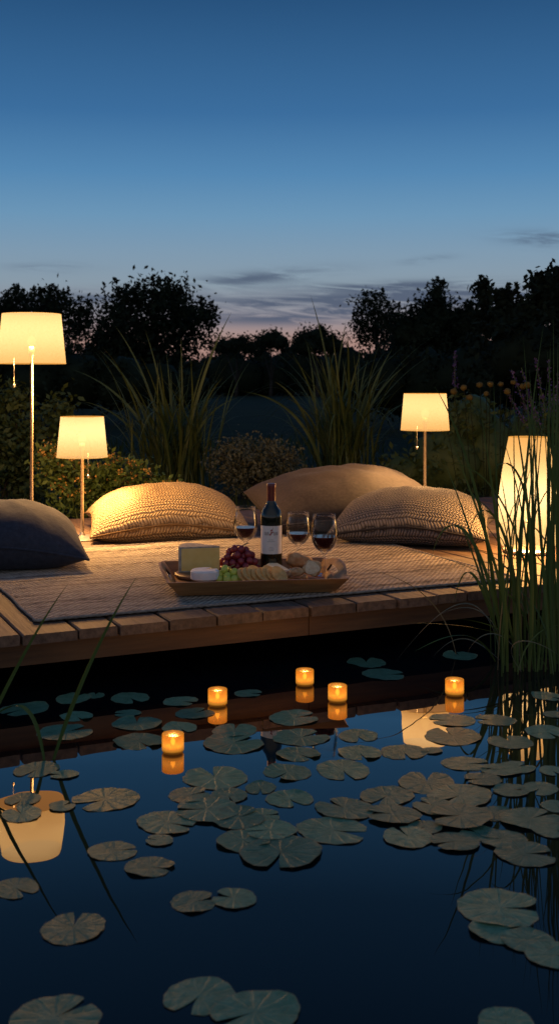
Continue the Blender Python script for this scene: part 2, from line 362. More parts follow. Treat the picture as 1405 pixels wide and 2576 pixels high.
# ------------------------------------------------------------------ setting
DA=R(25); O=Vector((-.02,3.21,0)); U=Vector((math.cos(DA),math.sin(DA),0)); V=Vector((-math.sin(DA),math.cos(DA),0))
mb=MB(); pc=O+V*(-2.9); rows=[]; NS=96
for k in range(NS):
    a=2*PI*k/NS; ca,sa=math.cos(a),math.sin(a)
    r=1/((abs(ca)/5.0)**4+(abs(sa)/4.0)**4)**.25
    r*=1+.03*noise.noise(Vector((ca*2,sa*2,0)))
    rows.append((a,r))
levels=[(0,-.45),(.12,.02),(.35,GZ-.02),(.8,GZ),(2.5,GZ),(6,GZ),(14,GZ),(34,GZ),(80,GZ),(250,GZ),(900,GZ)]
for e,z in levels:
    for a,r in rows:
        q=pc+(U*math.cos(a)+V*math.sin(a))*(r+e)
        n=0 if e<.1 or e>300 else .02*noise.noise(q*1.3)*(1 if e<40 else 0)
        mb.v.append(Vector((q.x,q.y,z+n)))
for i in range(len(levels)-1):
    for k in range(NS): mb.f.append((i*NS+k,i*NS+(k+1)%NS,(i+1)*NS+(k+1)%NS,(i+1)*NS+k))
tag(obj('ground',mb,m_ground),kind='structure')
mb=MB(); q=[pc+U*a*5.6+V*b*4.5 for a,b in ((-1,-1),(1,-1),(1,1),(-1,1))]
mb.add(q,[(0,1,2,3)]); tag(obj('water',mb,m_water,smooth=False),kind='structure')

# deck
rng=random.Random(3)
dk=empty('wooden_deck',O,'low weathered timber deck at the pond edge carrying rug and cushions','deck',rotz=DA)
mb=MB(); u=-3.6; th=.028
while u<3.4:
    wd=rng.choice((.105,.12,.135,.135,.145)); y0=rng.uniform(-.012,.008); z=DZ+rng.uniform(-.0015,.0015); c=.004
    mb.prism([(u,DZ-th),(u+wd,DZ-th),(u+wd,z-c),(u+wd-c,z),(u+c,z),(u,z-c)],y0,2.35+rng.uniform(-.01,.01)); u+=wd+.007
sharp(obj('decking_boards',mb,m_board,dk,local=True))
for a,b in ((-3.6,-1.9),(-1.897,.13),(.133,2.0),(2.003,3.4)):
    mb=MB(); mb.box(a,b,.03,.075,.080,DZ-th-.001); obj('fascia_beam',mb,m_beam,dk,smooth=False,local=True)
for uu in (-3.2,-1.6,0,1.6,3.0):
    mb=MB(); mb.box(uu-.045,uu+.045,.75,.84,-.4,DZ-th-.002); obj('post',mb,m_post,dk,smooth=False,local=True)
for vv in (.9,1.7,2.25):
    mb=MB(); mb.box(-3.5,3.3,vv,vv+.05,.07,DZ-th-.002); obj('joist',mb,m_post,dk,smooth=False,local=True)

# rug
rz=.178; ro=on(90,1560,rz); ro.z=DZ+.002
rg=empty('woven_rug',ro,'striped beige flatweave rug spread on the deck under the tray','rug',rotz=R(24.2))
L,W=1.6,1.25; nx,ny=90,70; mb=MB(); uvs=[]
def rz_(a,b): return .006+.003*noise.noise(Vector((a*4,b*4,1)))+.002*noise.noise(Vector((a*11,b*9,4)))
def wob(a,b): return .008*noise.noise(Vector((a*4,b*4,9))),.008*noise.noise(Vector((a*4,b*4,19)))
for j in range(ny+1):
    for i in range(nx+1):
        a=L*i/nx; b=W*j/ny; p,q=wob(a,b); mb.v.append(Vector((a+p,b+q,rz_(a,b)))); uvs.append((a,b))
for j in range(ny):
    for i in range(nx):
        k=j*(nx+1)+i; mb.f.append((k,k+1,k+nx+2,k+nx+1))
obj('pile',mb,m_rug,rg,local=True,uv=uvs)
mb=MB(); per=[(L*i/150,0) for i in range(150)]+[(L,W*i/110) for i in range(110)]+[(L-L*i/150,W) for i in range(150)]+[(0,W-W*i/110) for i in range(110)]
er=random.Random(12)
mb.tube([Vector((a+wob(a,b)[0]+er.uniform(-.0015,.0015),b+wob(a,b)[1]+er.uniform(-.0015,.0015),.0048)) for a,b in per],[.0030+.0018*(i%2)+er.uniform(0,.0008) for i in range(len(per))],6,closed=True)
obj('bound_edge',mb,m_binding,rg,local=True)

# ------------------------------------------------------------------ cushions
def cushion(label,w,d,T,loc,rotz,tilt,mt,seam_m,k=.07,wr=.006,seed=0,roll=0,droop=.22,ex=.52):
    root=bpy.data.objects.new('floor_cushion',None); C.objects.link(root); root.location=loc
    root.rotation_euler=(tilt,roll,rotz); tag(root,label,'cushion')
    n=56; mb=MB(); uvs=[]
    def edge(s,t):
        return Vector((s*w/2*(1-k*(1-t*t)),t*d/2*(1-k*(1-s*s)),.40*T-droop*T*(s*s*t*t)**.7))
    def wrk(s,t):
        e=max(abs(s),abs(t)); fade=(1-e)**.5
        pk=.6*math.sin((s*t>0 and 1 or -1)*(math.atan2(abs(t)-1.02,abs(s)-1.02))*14+seed)*math.exp(-((1-abs(s))**2+(1-abs(t))**2)/.10)
        return fade*(wr*noise.noise(Vector((s*2.2+seed,t*2.2,seed)))*2+wr*noise.noise(Vector((s*6,t*3+seed,2)))+wr*pk)
    for side in (1,-1):
        for j in range(n+1):
            for i in range(n+1):
                s=math.sin((i/n*2-1)*PI/2); t=math.sin((j/n*2-1)*PI/2)
                h=T*max(0,(1-abs(s)**2.3)*(1-abs(t)**2.3))**ex
                p=edge(s,t)
                if side>0: p.z+=h*.60+wrk(s,t)
                else: p.z=max(p.z-h*.62,min(p.z,.002))
                mb.v.append(p); uvs.append(((s+1)/2*w/.65,(t+1)/2*d/.65))
        b=0 if side>0 else (n+1)**2
        for j in range(n):
            for i in range(n):
                q=b+j*(n+1)+i; f=(q,q+1,q+n+2,q+n+1); mb.f.append(f if side>0 else f[::-1])
    obj('cover',mb,mt,root,local=True,uv=uvs)
    mb=MB(); pts=[]
    for i in range(48): pts.append(edge(-1+2*i/48,-1))
    for i in range(48): pts.append(edge(1,-1+2*i/48))
    for i in range(48): pts.append(edge(1-2*i/48,1))
    for i in range(48): pts.append(edge(-1,1-2*i/48))
    mb.tube(pts,.0048,6,closed=True); obj('seam_piping',mb,seam_m,root,local=True)
    return root
def dk_(px,d): return Vector(((px-CX)*d/F,d,DZ+.001))
cushion('dark navy linen floor cushion at the left edge of the rug',.60,.54,.22,dk_(-2,4.02)+Vector((0,0,.011)),R(14),R(1),m_navy,m_navy,k=.08,wr=.008,seed=3,ex=.56)
cushion('beige chunky woven cushion lit by the small lamp on the left',.67,.60,.215,dk_(416,4.86),R(12),R(3),m_woven,m_woven,k=.06,wr=.005,seed=7,droop=.2,ex=.53)
cushion('large plain taupe cushion behind the wine bottle',.80,.66,.255,dk_(864,5.10)+Vector((0,0,.01)),R(12),R(7),m_brown,m_brown,k=.06,wr=.011,seed=11,roll=R(-3),droop=.0,ex=.48)
cushion('grey brown chunky knit cushion in front of the right lamp',.64,.56,.205,dk_(1042,4.66)+Vector((0,0,.011)),R(-14),R(2),m_knit,m_knit,k=.06,wr=.006,seed=17,droop=.2,ex=.53)

# ------------------------------------------------------------------ lamps
def light(name,loc,P,col,r,parent):
    ld=bpy.data.lights.new(name,'POINT'); ld.energy=P; ld.color=col; ld.shadow_soft_size=r
    ld.cycles.use_multiple_importance_sampling=False
    o=bpy.data.objects.new(name,ld); C.objects.link(o); o.parent=parent; o.location=Vector(loc)-wroot(parent); return o
WARM=(1,.54,.19)
def ring(name,p,rr,z,tr_,m,parent):
    mb=MB(); mb.tube([Vector((p.x+rr*math.cos(a*PI/24),p.y+rr*math.sin(a*PI/24),z)) for a in range(48)],tr_,6,closed=True)
    return obj(name,mb,m,parent)
def lamp(name,label,px,d,ytop,ybot,rt,rb,chain,P,rbase=.075):
    p=dk_(px,d); zt=at(px,ytop,d).z; zb=at(px,ybot,d).z
    r=empty(name,p,label,'lamp')
    mb=MB(); mb.lathe([(.004,.001),(rbase,.001),(rbase+.002,.004),(rbase-.001,.008),(rbase*.6,.012),(.014,.016),(.0075,.03)],p,40); sharp(obj('base',mb,m_metal,r))
    mb=MB(); mb.lathe([(.0068,.02),(.0068,zb-p.z+.03),(.012,zb-p.z+.032),(.012,zb-p.z+.07),(.003,zb-p.z+.075)],p,16); obj('pole',mb,m_metal,r)
    mb=MB(); h=zt-zb; mb.lathe([(rb+(rt-rb)*i/8,zb-p.z+h*i/8) for i in range(9)],p,64)
    sh=obj('lamp_shade',mb,m_shade,r)
    ring('hem_ring',p,rb,zb,.0008,m_shade,sh); ring('hem_ring',p,rt,zt,.0008,m_shade,sh)
    bz=zb+h*.45
    mb=MB(); mb.ball((p.x,p.y,bz),.018,2,(1,1,1.25)); bo=obj('bulb',mb,m_bulb,r)
    if chain:
        cx,ye=chain; q=at(cx,ye,d); y=p.y-rb*.35
        mb=MB(); mb.tube([Vector((q.x,y,zb+.02)),Vector((q.x,y,q.z))],.0011,5); ch=obj('pull_chain',mb,m_metal,r)
        mb=MB(); mb.ball((q.x,y,q.z-.004),.0055,2,(1,1,1.3)); obj('bead',mb,m_metal,ch)
    light('bulb_light',(p.x,p.y,bz+.02),P,WARM,.05,r)
    return r
lamp('floor_lamp','tall floor lamp with lit cream shade at the left edge',80,4.6,790,915,.12,.14,(43,968),96,.1)
lamp('table_lamp','short lamp with lit cream shade left of the woven cushion',207,4.66,1048,1150,.089,.106,(226,1194),70,.088)
lamp('table_lamp','slim lit lamp standing behind the knit cushion on the right',1068,4.95,990,1082,.094,.108,(1045,1123),56,.075)
p=dk_(1327,4.3); r=empty('lantern_lamp',p,'tall tapered white glowing lantern behind the reeds on the right','lamp')
zt=at(1327,1100,4.3).z-DZ
mb=MB(); mb.lathe([(.004,.001),(.092,.001),(.095,.004),(.095,.012),(.088,.016),(.004,.017)],p,48); sharp(obj('base',mb,m_metal,r))
mb=MB(); mb.lathe([(.094,.020),(.105,.035),(.114,.065),(.118,.10),(.1185,.13)]+[(.1185+(.074-.1185)*((i/12)**1.5),.13+(zt-.13)*i/12) for i in range(1,13)],p,64); sh=obj('lamp_shade',mb,m_lantern,r)
ring('hem_ring',p,.074,p.z+zt,.0010,m_lantern,sh)
for a in (.4,2.5,4.6):
    mb=MB(); mb.tube([Vector((p.x+.088*math.cos(a),p.y+.088*math.sin(a),p.z+.014)),Vector((p.x+.096*math.cos(a),p.y+.096*math.sin(a),p.z+.022))],.003,6); obj('foot_clip',mb,m_metal,r)
mb=MB(); mb.tube([(p.x,p.y,p.z+.015),(p.x,p.y,p.z+.13)],.008,10); obj('stem',mb,m_metal,r)
mb=MB(); mb.ball((p.x,p.y,p.z+.16),.022,2,(1,1,1.3)); obj('bulb',mb,m_bulb,r)
light('bulb_light',(p.x,p.y,p.z+.20),92,WARM,.06,r)

# ------------------------------------------------------------------ tray and food
TZ=DZ+.012; TFZ=TZ+.012
tc=Vector((-.090,3.57,TZ)); TA=R(8)
tr=empty('serving_tray',tc,'rectangular oak serving tray with flared sides on the rug','tray',rotz=TA)
bw,bd,tw,td,hh,t=.240,.170,.277,.208,.046,.008
mb=MB(); mb.box(-bw,bw,-bd,bd,0,.010); obj('tray_floor',mb,m_tray,tr,smooth=False,local=True)
def wall(p0,p1,q0,q1,inn):
    mb=MB(); i=Vector(inn)*t
    p0,p1,q0,q1=[Vector(x) for x in (p0,p1,q0,q1)]
    mb.add([p0,p1,q1,q0,p0+i,p1+i,q1+i,q0+i],[(0,1,2,3),(7,6,5,4),(0,4,5,1),(3,2,6,7),(0,3,7,4),(1,5,6,2)]); return mb
sharp(obj('long_side',wall((-bw,-bd-.001,.0),(bw,-bd-.001,.0),(-tw,-td,hh),(tw,-td,hh),(0,1,0)),m_tray,tr,smooth=False,local=True))
sharp(obj('long_side',wall((-bw,bd+.001,.0),(bw,bd+.001,.0),(-tw,td,hh),(tw,td,hh),(0,-1,0)),m_tray,tr,smooth=False,local=True))
for sg in (-1,1):
    mb=MB(); n=24; ys=[-1+2*i/n for i in range(n+1)]
    def P(yn,k):
        top=hh+.022*max(0,1-(yn/.8)**2)
        z=top*k; f=z/hh
        return Vector((sg*(bw+.001+(tw-bw)*f),yn*(bd-.012+(td-bd)*f),z))
    lv=[0,.42,.72,1]
    for inn in (0,1):
        for k in lv:
            for yn in ys: mb.v.append(P(yn,k)-Vector((sg*t*inn,0,0)))
    m1=n+1
    for l in range(3):
        for i in range(n):
            if l==1 and abs((ys[i]+ys[i+1])/2)<.34: continue
            a=l*m1+i; b=a+4*m1
            mb.f+=[(a,a+1,a+1+m1,a+m1),(b+m1,b+1+m1,b+1,b)]
    for i in range(n):
        a=3*m1+i; mb.f.append((a,a+1,a+1+4*m1,a+4*m1))
        if abs((ys[i]+ys[i+1])/2)<.34:
            a=m1+i; mb.f.append((a,a+1,a+1+4*m1,a+4*m1)); a=2*m1+i; mb.f.append((a+4*m1,a+1+4*m1,a+1,a))
    sharp(obj('handle_end',mb,m_tray,tr,local=True,smooth=False))
def tp(px,py,z=TFZ): return on(px,py,z)
# cutting board
cb=tp(512,1449); mb=MB(); mb.lathe([(.001,0),(.090,0),(.094,.003),(.094,.010),(.090,.013),(.001,.013)],cb,48)
tag(sharp(obj('cutting_board',mb,m_cutboard,None,loc=cb)),'round dark wood board under the cheeses in the tray','cutting board')
BZ=TFZ+.0135
# hard cheese wedge
cw=on(505,1440,BZ); cw.y=3.68; cw.x=(503-CX)*3.68/F
wd=empty('cheese_wedge',cw,'tall yellow cheese wedge with grey rind on the round board','cheese')
apex=Vector((.066,-.022)); arc=[]
for i in range(13):
    a=R(192 -50*i/12); arc.append(apex+Vector((math.cos(a),math.sin(a)))*.135)
H=.082
ins=[(cw.x+q.x,cw.y+q.y) for q in [apex]+[apex+(q-apex)*.93 for q in arc]]
mb=MB(); mb.prism(ins,cw.z+.004,cw.z+H-.005,'z'); obj('cheese_paste',mb,m_paste,wd,smooth=False)
mb=MB()
mb.prism(ins,cw.z+H-.0049,cw.z+H,'z'); mb.prism(ins,cw.z,cw.z+.0039,'z')
o_=[(cw.x+q.x,cw.y+q.y) for q in arc]; i_=ins[1:]
mb.prism(o_+i_[::-1],cw.z,cw.z+H,'z'); obj('rind',mb,m_rind,wd,smooth=False)
# soft round cheese
cc=on(515,1457,BZ); ch_=empty('round_cheese',cc,'small round white cheese in front of the tall wedge','cheese')
mb=MB(); sw=R(325); n=40; rr=.045; hh2=.031; prof=[(.001,0),(rr-.004,0),(rr,.004),(rr,hh2-.005),(rr-.005,hh2),(.001,hh2)]
for r_,z in prof:
    for k in range(n+1):
        a=R(62)+sw*k/n; mb.v.append(cc+Vector((r_*math.cos(a),r_*math.sin(a),z)))
for i in range(len(prof)-1):
    for k in range(n):
        a=i*(n+1)+k; mb.f.append((a,a+1,a+n+2,a+n+1))
sharp(obj('white_rind',mb,m_softrind,ch_))
mb=MB()
for a in (R(62),R(62)+sw):
    q=[cc+Vector((r_*.99*math.cos(a),r_*.99*math.sin(a),z*.98+.0003)) for r_,z in prof]; mb.add(q,[tuple(range(len(q)))])
obj('cut_face',mb,m_softpaste,ch_,smooth=False)
# grapes
def bunch(label,px,d,z,sx,sy,hz,n,r,mt,seed):
    rg=random.Random(seed); b=Vector(((px-CX)*d/F,d,z)); root=empty('grape_bunch',b,label,'grapes')
    pts=[]; tries=0
    while len(pts)<n and tries<6000:
        tries+=1
        a=rg.uniform(0,2*PI); q=math.sqrt(rg.random()); x=q*math.cos(a)*sx; y=q*math.sin(a)*sy
        top=hz*math.sqrt(max(0,1-q*q)); zz=r+rg.random()*max(0,top-r)
        v=Vector((x,y,zz))
        if all((v-p).length>r*1.62 for p in pts): pts.append(v)
    me=None
    for v in pts:
        if me is None:
            mb=MB(); mb.ball((0,0,0),r,2,(1,1,1.12)); o=obj('grape',mb,mt,root,local=True); me=o.data
        else:
            o=bpy.data.objects.new('grape',me); C.objects.link(o); o.parent=root
        o.location=v; k=rg.uniform(.9,1.08); o.scale=(k,k,k); o.rotation_euler=(rg.uniform(-.6,.6),rg.uniform(-.6,.6),0)
    mb=MB(); mb.tube([b+Vector((-.2*sx,0,.005)),b+Vector((0,0,hz*.7)),b+Vector((.1*sx,.2*sy,hz*1.02)),b+Vector((.5*sx,.3*sy,hz*1.15))],.0016,6); obj('stalk',mb,m_stem,root)
bunch('bunch of dark red grapes piled between cheese and bottle',600,3.68,TFZ,.064,.05,.088,46,.0130,m_redgrape,5)
bunch('small bunch of green grapes in front of the red grapes',574,3.52,TFZ,.040,.03,.048,15,.0135,m_greengrape,8)
# crackers
rg=random.Random(4)
mb=MB(); cr=.032
mb.lathe([(.001,0),(cr-.001,0),(cr,.001),(cr,.0045),(cr-.001,.0055),(.001,.0055)],(0,0,0),28)
crk=None; names=['leftmost cracker of the fanned row lying nearest the green grapes','second cracker from the left in the fanned row','third cracker from the left in the fanned row','fourth cracker from the left in the fanned row','fifth cracker from the left in the fanned row','sixth cracker from the left in the fanned row','seventh cracker from the left in the fanned row','rightmost cracker of the fanned row lying under the pale cheese']
for i in range(8):
    o=sharp(obj('cracker',mb,m_cracker,None,loc=(0,0,0))) if crk is None else crk.copy()
    if crk is None: crk=o
    else: C.objects.link(o)
    dd=3.52+rg.uniform(-.006,.006)
    o.location=((617+i*12-CX)*dd/F,dd,TFZ+.021+.002*(i%3))
    o.rotation_euler=(R(28+rg.uniform(-5,5)),R(38+rg.uniform(-8,8)),0); tag(o,names[i],'cracker','crackers fanned in the tray')
# pale cheese slice
p=tp(694,1447); 
mb=MB(); pc2=[(-.045,-.016),(.05,-.022),(.044,.0),(-.005,.04),(-.02,.035)]
mb.prism([(p.x+a,p.y+b) for a,b in pc2],p.z+.001,p.z+.024,'z'); 
for v in mb.v[5:]: v.z+=.016*max(0,1-abs(v.x-p.x+.01)/.05)-.006*(v.x>p.x+.03)
root=empty('cheese_slice',p,'pale triangular cheese piece between the crackers and bread','cheese')
sharp(obj('cheese_paste',mb,m_softpaste,root,smooth=False))
mb=MB(); mb.prism([(p.x+a,p.y+b) for a,b in [(.0505,-.0225),(.052,-.022),(.046,.001),(.0445,.0)]],p.z+.001,p.z+.022,'z'); obj('rind',mb,m_softrind,root,smooth=False)
# bread and nuts
def bread(name,label,cat,px,py,rx,ry,rz_,rot,mt,seed,jit=.35,crumb=False):
    p=tp(px,py); root=empty(name,p,label,cat) if crumb else None
    mb=MB(); mb.ball((0,0,0),1,3,(1,1,1),jit,seed)
    M=Matrix.Rotation(rot[2],3,'Z')@Matrix.Rotation(rot[1],3,'Y')@Matrix.Rotation(rot[0],3,'X')
    vs=[M@Vector((v.x*rx,v.y*ry,v.z*rz_)) for v in mb.v]; mn=min(v.z for v in vs)
    if crumb:
        full=[Vector((v.x*rx,v.y*ry,v.z*rz_)) for v in mb.v]
        mb.v=[p+M@Vector((q.x,max(q.y,-ry*.35),q.z))-Vector((0,0,mn-.001)) for q in full]
        obj('crust',mb,mt,root)
        m2=MB(); pts=[]
        for k in range(28):
            a=2*PI*k/28; s=.80+.08*math.sin(3*a+seed)
            pts.append(p+M@Vector((rx*s*math.cos(a),-ry*.35-.0012,rz_*s*math.sin(a)))-Vector((0,0,mn-.001)))
        m2.add(pts,[tuple(range(28))]); obj('crumb',m2,m_crumb,root,smooth=False)
    else:
        mb.v=[p+v-Vector((0,0,mn-.001)) for v in vs]; tag(obj(name,mb,mt,None,loc=p),label,cat)
bread('bread_piece','crusty bread slice standing beside the third wine glass','bread',786,1452,.030,.022,.026,(R(-12),0,R(-15)),m_crust,2,crumb=True)
bread('bread_piece','pale long bread chunk at the back right of the tray','bread',752,1432,.045,.020,.026,(0,R(8),R(-10)),m_crust,5)
bread('bread_piece','small torn bread lump in front of the long chunk','bread',745,1452,.024,.018,.015,(0,0,R(10)),m_crust,9)
bread('walnut','brown knobbly nut lying right of the pale cheese','nut',722,1456,.013,.011,.010,(0,0,0),m_nut,12,.6)
bread('walnut','brown knobbly nut lying nearest the front right of the bread','nut',765,1463,.012,.010,.010,(0,0,.5),m_nut,19,.6)

# bottle
bx=(682-CX)*3.72/F; bp=Vector((bx,3.72,TFZ))
bt=empty('wine_bottle',bp,'dark red wine bottle with white label standing in the tray','bottle')
br=.0362
mb=MB(); mb.lathe([(.001,.004),(.026,.001),(br-.002,.001),(br,.005),(br,.185),(br-.001,.193),(.031,.207),(.022,.220),(.0158,.231),(.0142,.240),(.0138,.262)],bp,48); obj('glass_body',mb,m_bottle,bt)
mb=MB(); mb.lathe([(.0146,.232),(.0146,.280),(.0156,.282),(.0156,.293),(.014,.296),(.001,.2965)],bp,32); sharp(obj('foil_capsule',mb,m_foil,bt),40)
z0=CH-430*3.72/F-bp.z; z1=CH-360*3.72/F-bp.z
def patch(mb,a0,a1,za,zb,rad,n=1):
    vs=[];
    for k in range(n+1):
        a=a0+(a1-a0)*k/n
        for z in (za,zb): vs.append(bp+Vector((rad*math.sin(a),-rad*math.cos(a),z)))
    mb.add(vs,[(2*k,2*k+2,2*k+3,2*k+1) for k in range(n)])
mb=MB(); patch(mb,-1.25,1.25,z0,z1,br+.0005,40); lb=obj('label',mb,m_paper,bt)
H_=z1-z0
def Zf(f): return z0+H_*f
rg=random.Random(2)
mb=MB()
# blackletter style wordmark either side of the flower emblem (strokes only: the photo's word is not legible)
for a0,a1 in ((-.60,-.22),(.24,.62)):
    n=7
    for i in range(n):
        a=a0+(a1-a0)*i/(n-1); hf=.08 if i not in (0,n-1) else .12
        patch(mb,a-.011,a+.011,Zf(.68),Zf(.68+hf+.03*(i%2)),br+.0010)
        patch(mb,a-.026,a+.018,Zf(.67+.09*(i%2)),Zf(.688+.09*(i%2)),br+.00105)
for i in range(7):
    a=rg.uniform(-.16,.18); z=rg.uniform(.68,.94); patch(mb,a-.02,a+.02,Zf(z-.014),Zf(z+.014),br+.0011)
obj('wordmark',mb,m_ink,lb,smooth=False)
mb=MB()
for i in range(8):
    a=rg.uniform(-.13,.15); z=rg.uniform(.69,.86)
    c=[(a+.045*math.cos(k*PI/4),z+.028*math.sin(k*PI/4)) for k in range(8)]
    mb.add([bp+Vector(((br+.0013+.00004*i)*math.sin(q),-(br+.0013+.00004*i)*math.cos(q),Zf(zz))) for q,zz in c],[tuple(range(8))])
obj('flower_emblem',mb,m_redink,lb,smooth=False)
mb=MB()
for z,wd_ in ((.50,.20),(.44,.34),(.24,.16),(.18,.28),(.12,.22)):
    a=-wd_
    while a<wd_:
        st=rg.uniform(.03,.08); patch(mb,a,min(a+st,wd_),Zf(z),Zf(z+.016),br+.001); a+=st+.022
obj('small_print',mb,m_greyink,lb,smooth=False)

# glasses
def glass(label,px,d,z,ytop,wl):
    p=Vector(((px-CX)*d/F,d,z)); Hh=CH-(ytop-HY)*d/F-z
    g=empty('wine_glass',p,label,'wine glass'); k=Hh/.2
    pr=[(.001,.0005),(.033,.001),(.034,.002),(.02,.004),(.006,.009),(.0038,.02),(.0034,.05),(.0038,.066),(.008,.074),(.021,.082),(.033,.095),(.0405,.111),(.0438,.128),(.0440,.142),(.0420,.163),(.0388,.183),(.0360,.2),(.0354,.2003),(.0382,.183),(.0414,.163),(.0433,.142),(.0431,.128),(.0398,.1114),(.0323,.0958),(.020,.0832),(.001,.0775)]
    mb=MB(); mb.lathe([(a,b*k) for a,b in pr],p,48); obj('glass_body',mb,m_glass,g)
    inner=[(.001,.0780),(.0197,.0836),(.0320,.0962),(.0395,.1118),(.0427,.128),(.0429,.142),(.0410,.163)]
    wz=(CH-(wl-HY)*d/F-z)/k; q=[]
    for (a,b),(a2,b2) in zip(inner,inner[1:]):
        q.append((a,b))
        if b<=wz<b2: q.append((a+(a2-a)*(wz-b)/(b2-b),wz)); break
    q.append((.001,wz))
    mb=MB(); mb.lathe([(a,b*k) for a,b in q],p,48); sharp(obj('wine',mb,m_wine,g),50)
    mb=MB(); mb.tube([Vector((p.x+.0358*math.cos(a*PI/24),p.y+.0358*math.sin(a*PI/24),z+.2*k)) for a in range(48)],.0006,6,closed=True); obj('rim',mb,m_glass,g)
RT=DZ+.0105
glass('wine glass of red wine standing left of the bottle',617,4.02,RT,1275,1326)
glass('wine glass of red wine standing just right of the bottle',750,3.95,RT,1289,1341)
glass('rightmost wine glass standing in the corner of the tray',815,3.66,TFZ,1294,1349)

# ------------------------------------------------------------------ floating candles
cand=[(547,1774,'floating amber candle on its own left of centre near deck'),(766,1723,'floating amber candle farthest back, nearest the deck edge'),(848,1764,'floating amber candle just right of the farthest one'),(1142,1748,'floating amber candle on the far right near the reeds'),(435,1892,'floating amber candle nearest the viewer on the left')]
proto=None
for px,py,lab in cand:
    p=on(px,py,0); p.z=.0
    if proto is None:
        r=empty('floating_candle',p,lab,'candle','candles floating on the pond'); proto=r
        mb=MB(); mb.lathe([(.001,-.003),(.0205,-.003),(.0225,.001),(.0245,.006),(.0245,.0405),(.0238,.042),(.0218,.0405),(.0218,.008)],p,40); obj('glass_cup',mb,m_cup,r)
        mb=MB(); mb.lathe([(.001,.006),(.0212,.006),(.0212,.014),(.019,.013),(.001,.0125)],p,32); wx=obj('wax',mb,m_wax,r)
        mb=MB(); mb.tube([p+Vector((0,0,.012)),p+Vector((.0006,0,.019))],.0007,5); obj('wick',mb,m_wick,wx)
        mb=MB(); mb.lathe([(.0005,.015),(.0040,.019),(.0054,.023),(.0046,.028),(.002,.033),(.0003,.037)],p,12); obj('flame',mb,m_flame,r)
        light('candle_light',(p.x,p.y,.035),.5,(1,.5,.14),.008,r)
    else:
        r=proto.copy(); C.objects.link(r); r.location=p; tag(r,lab)
        for chd in proto.children:
            c=chd.copy(); C.objects.link(c); c.parent=r
            for g in chd.children: q=g.copy(); C.objects.link(q); q.parent=c

# ------------------------------------------------------------------ lily pads
pads_me=[]
for v in range(10):
    rg=random.Random(100+v); mb=MB(); uvs=[]; n=56; de=R(rg.uniform(7,17)); ph=[rg.uniform(0,6.28) for _ in range(6)]
    rings=[.0,.25,.5,.7,.84,.93,.98,1.0]; cu=rg.uniform(.0,.03) if v%4 else .075
    for r_ in rings:
        for k in range(n+1):
            a=de*(.25+.75*r_)+(2*PI-2*de*(.25+.75*r_))*k/n
            e=1+.04*math.sin(2*a+ph[0])+.02*math.sin(5*a+ph[1])+(.012*math.sin(13*a+ph[2])+.022*noise.noise(Vector((math.cos(a)*5,math.sin(a)*5,v*7.0))))*(r_>.9)
            lip=1-.12*math.exp(-min(k,n-k)/2.5)
            rad=r_*e*lip
            z=.003*math.cos(13*a/2+ph[3])*r_*r_+cu*max(0,math.sin(1.5*a+ph[4]))**4*r_**7+.010*math.sin(3*a+ph[5])*r_**4+.007*math.sin(9*a+ph[5])*r_**9
            mb.v.append(Vector((rad*math.cos(a),rad*math.sin(a),z))); uvs.append((a/(2*PI),r_))
    for i in range(len(rings)-1):
        for k in range(n):
            a=i*(n+1)+k; mb.f.append((a,a+1,a+n+2,a+n+1))
    me=bpy.data.meshes.new('lily_pad'); me.from_pydata([tuple(x) for x in mb.v],[],[f[::-1] for f in mb.f]); me.materials.append(m_pad); me.shade_smooth()
    lay=me.uv_layers.new(name='UVMap')
    for lp in me.loops: lay.data[lp.index].uv=uvs[lp.vertex_index]
    if me.polygons[200].normal.z<0: me.flip_normals()
    pads_me.append(me)
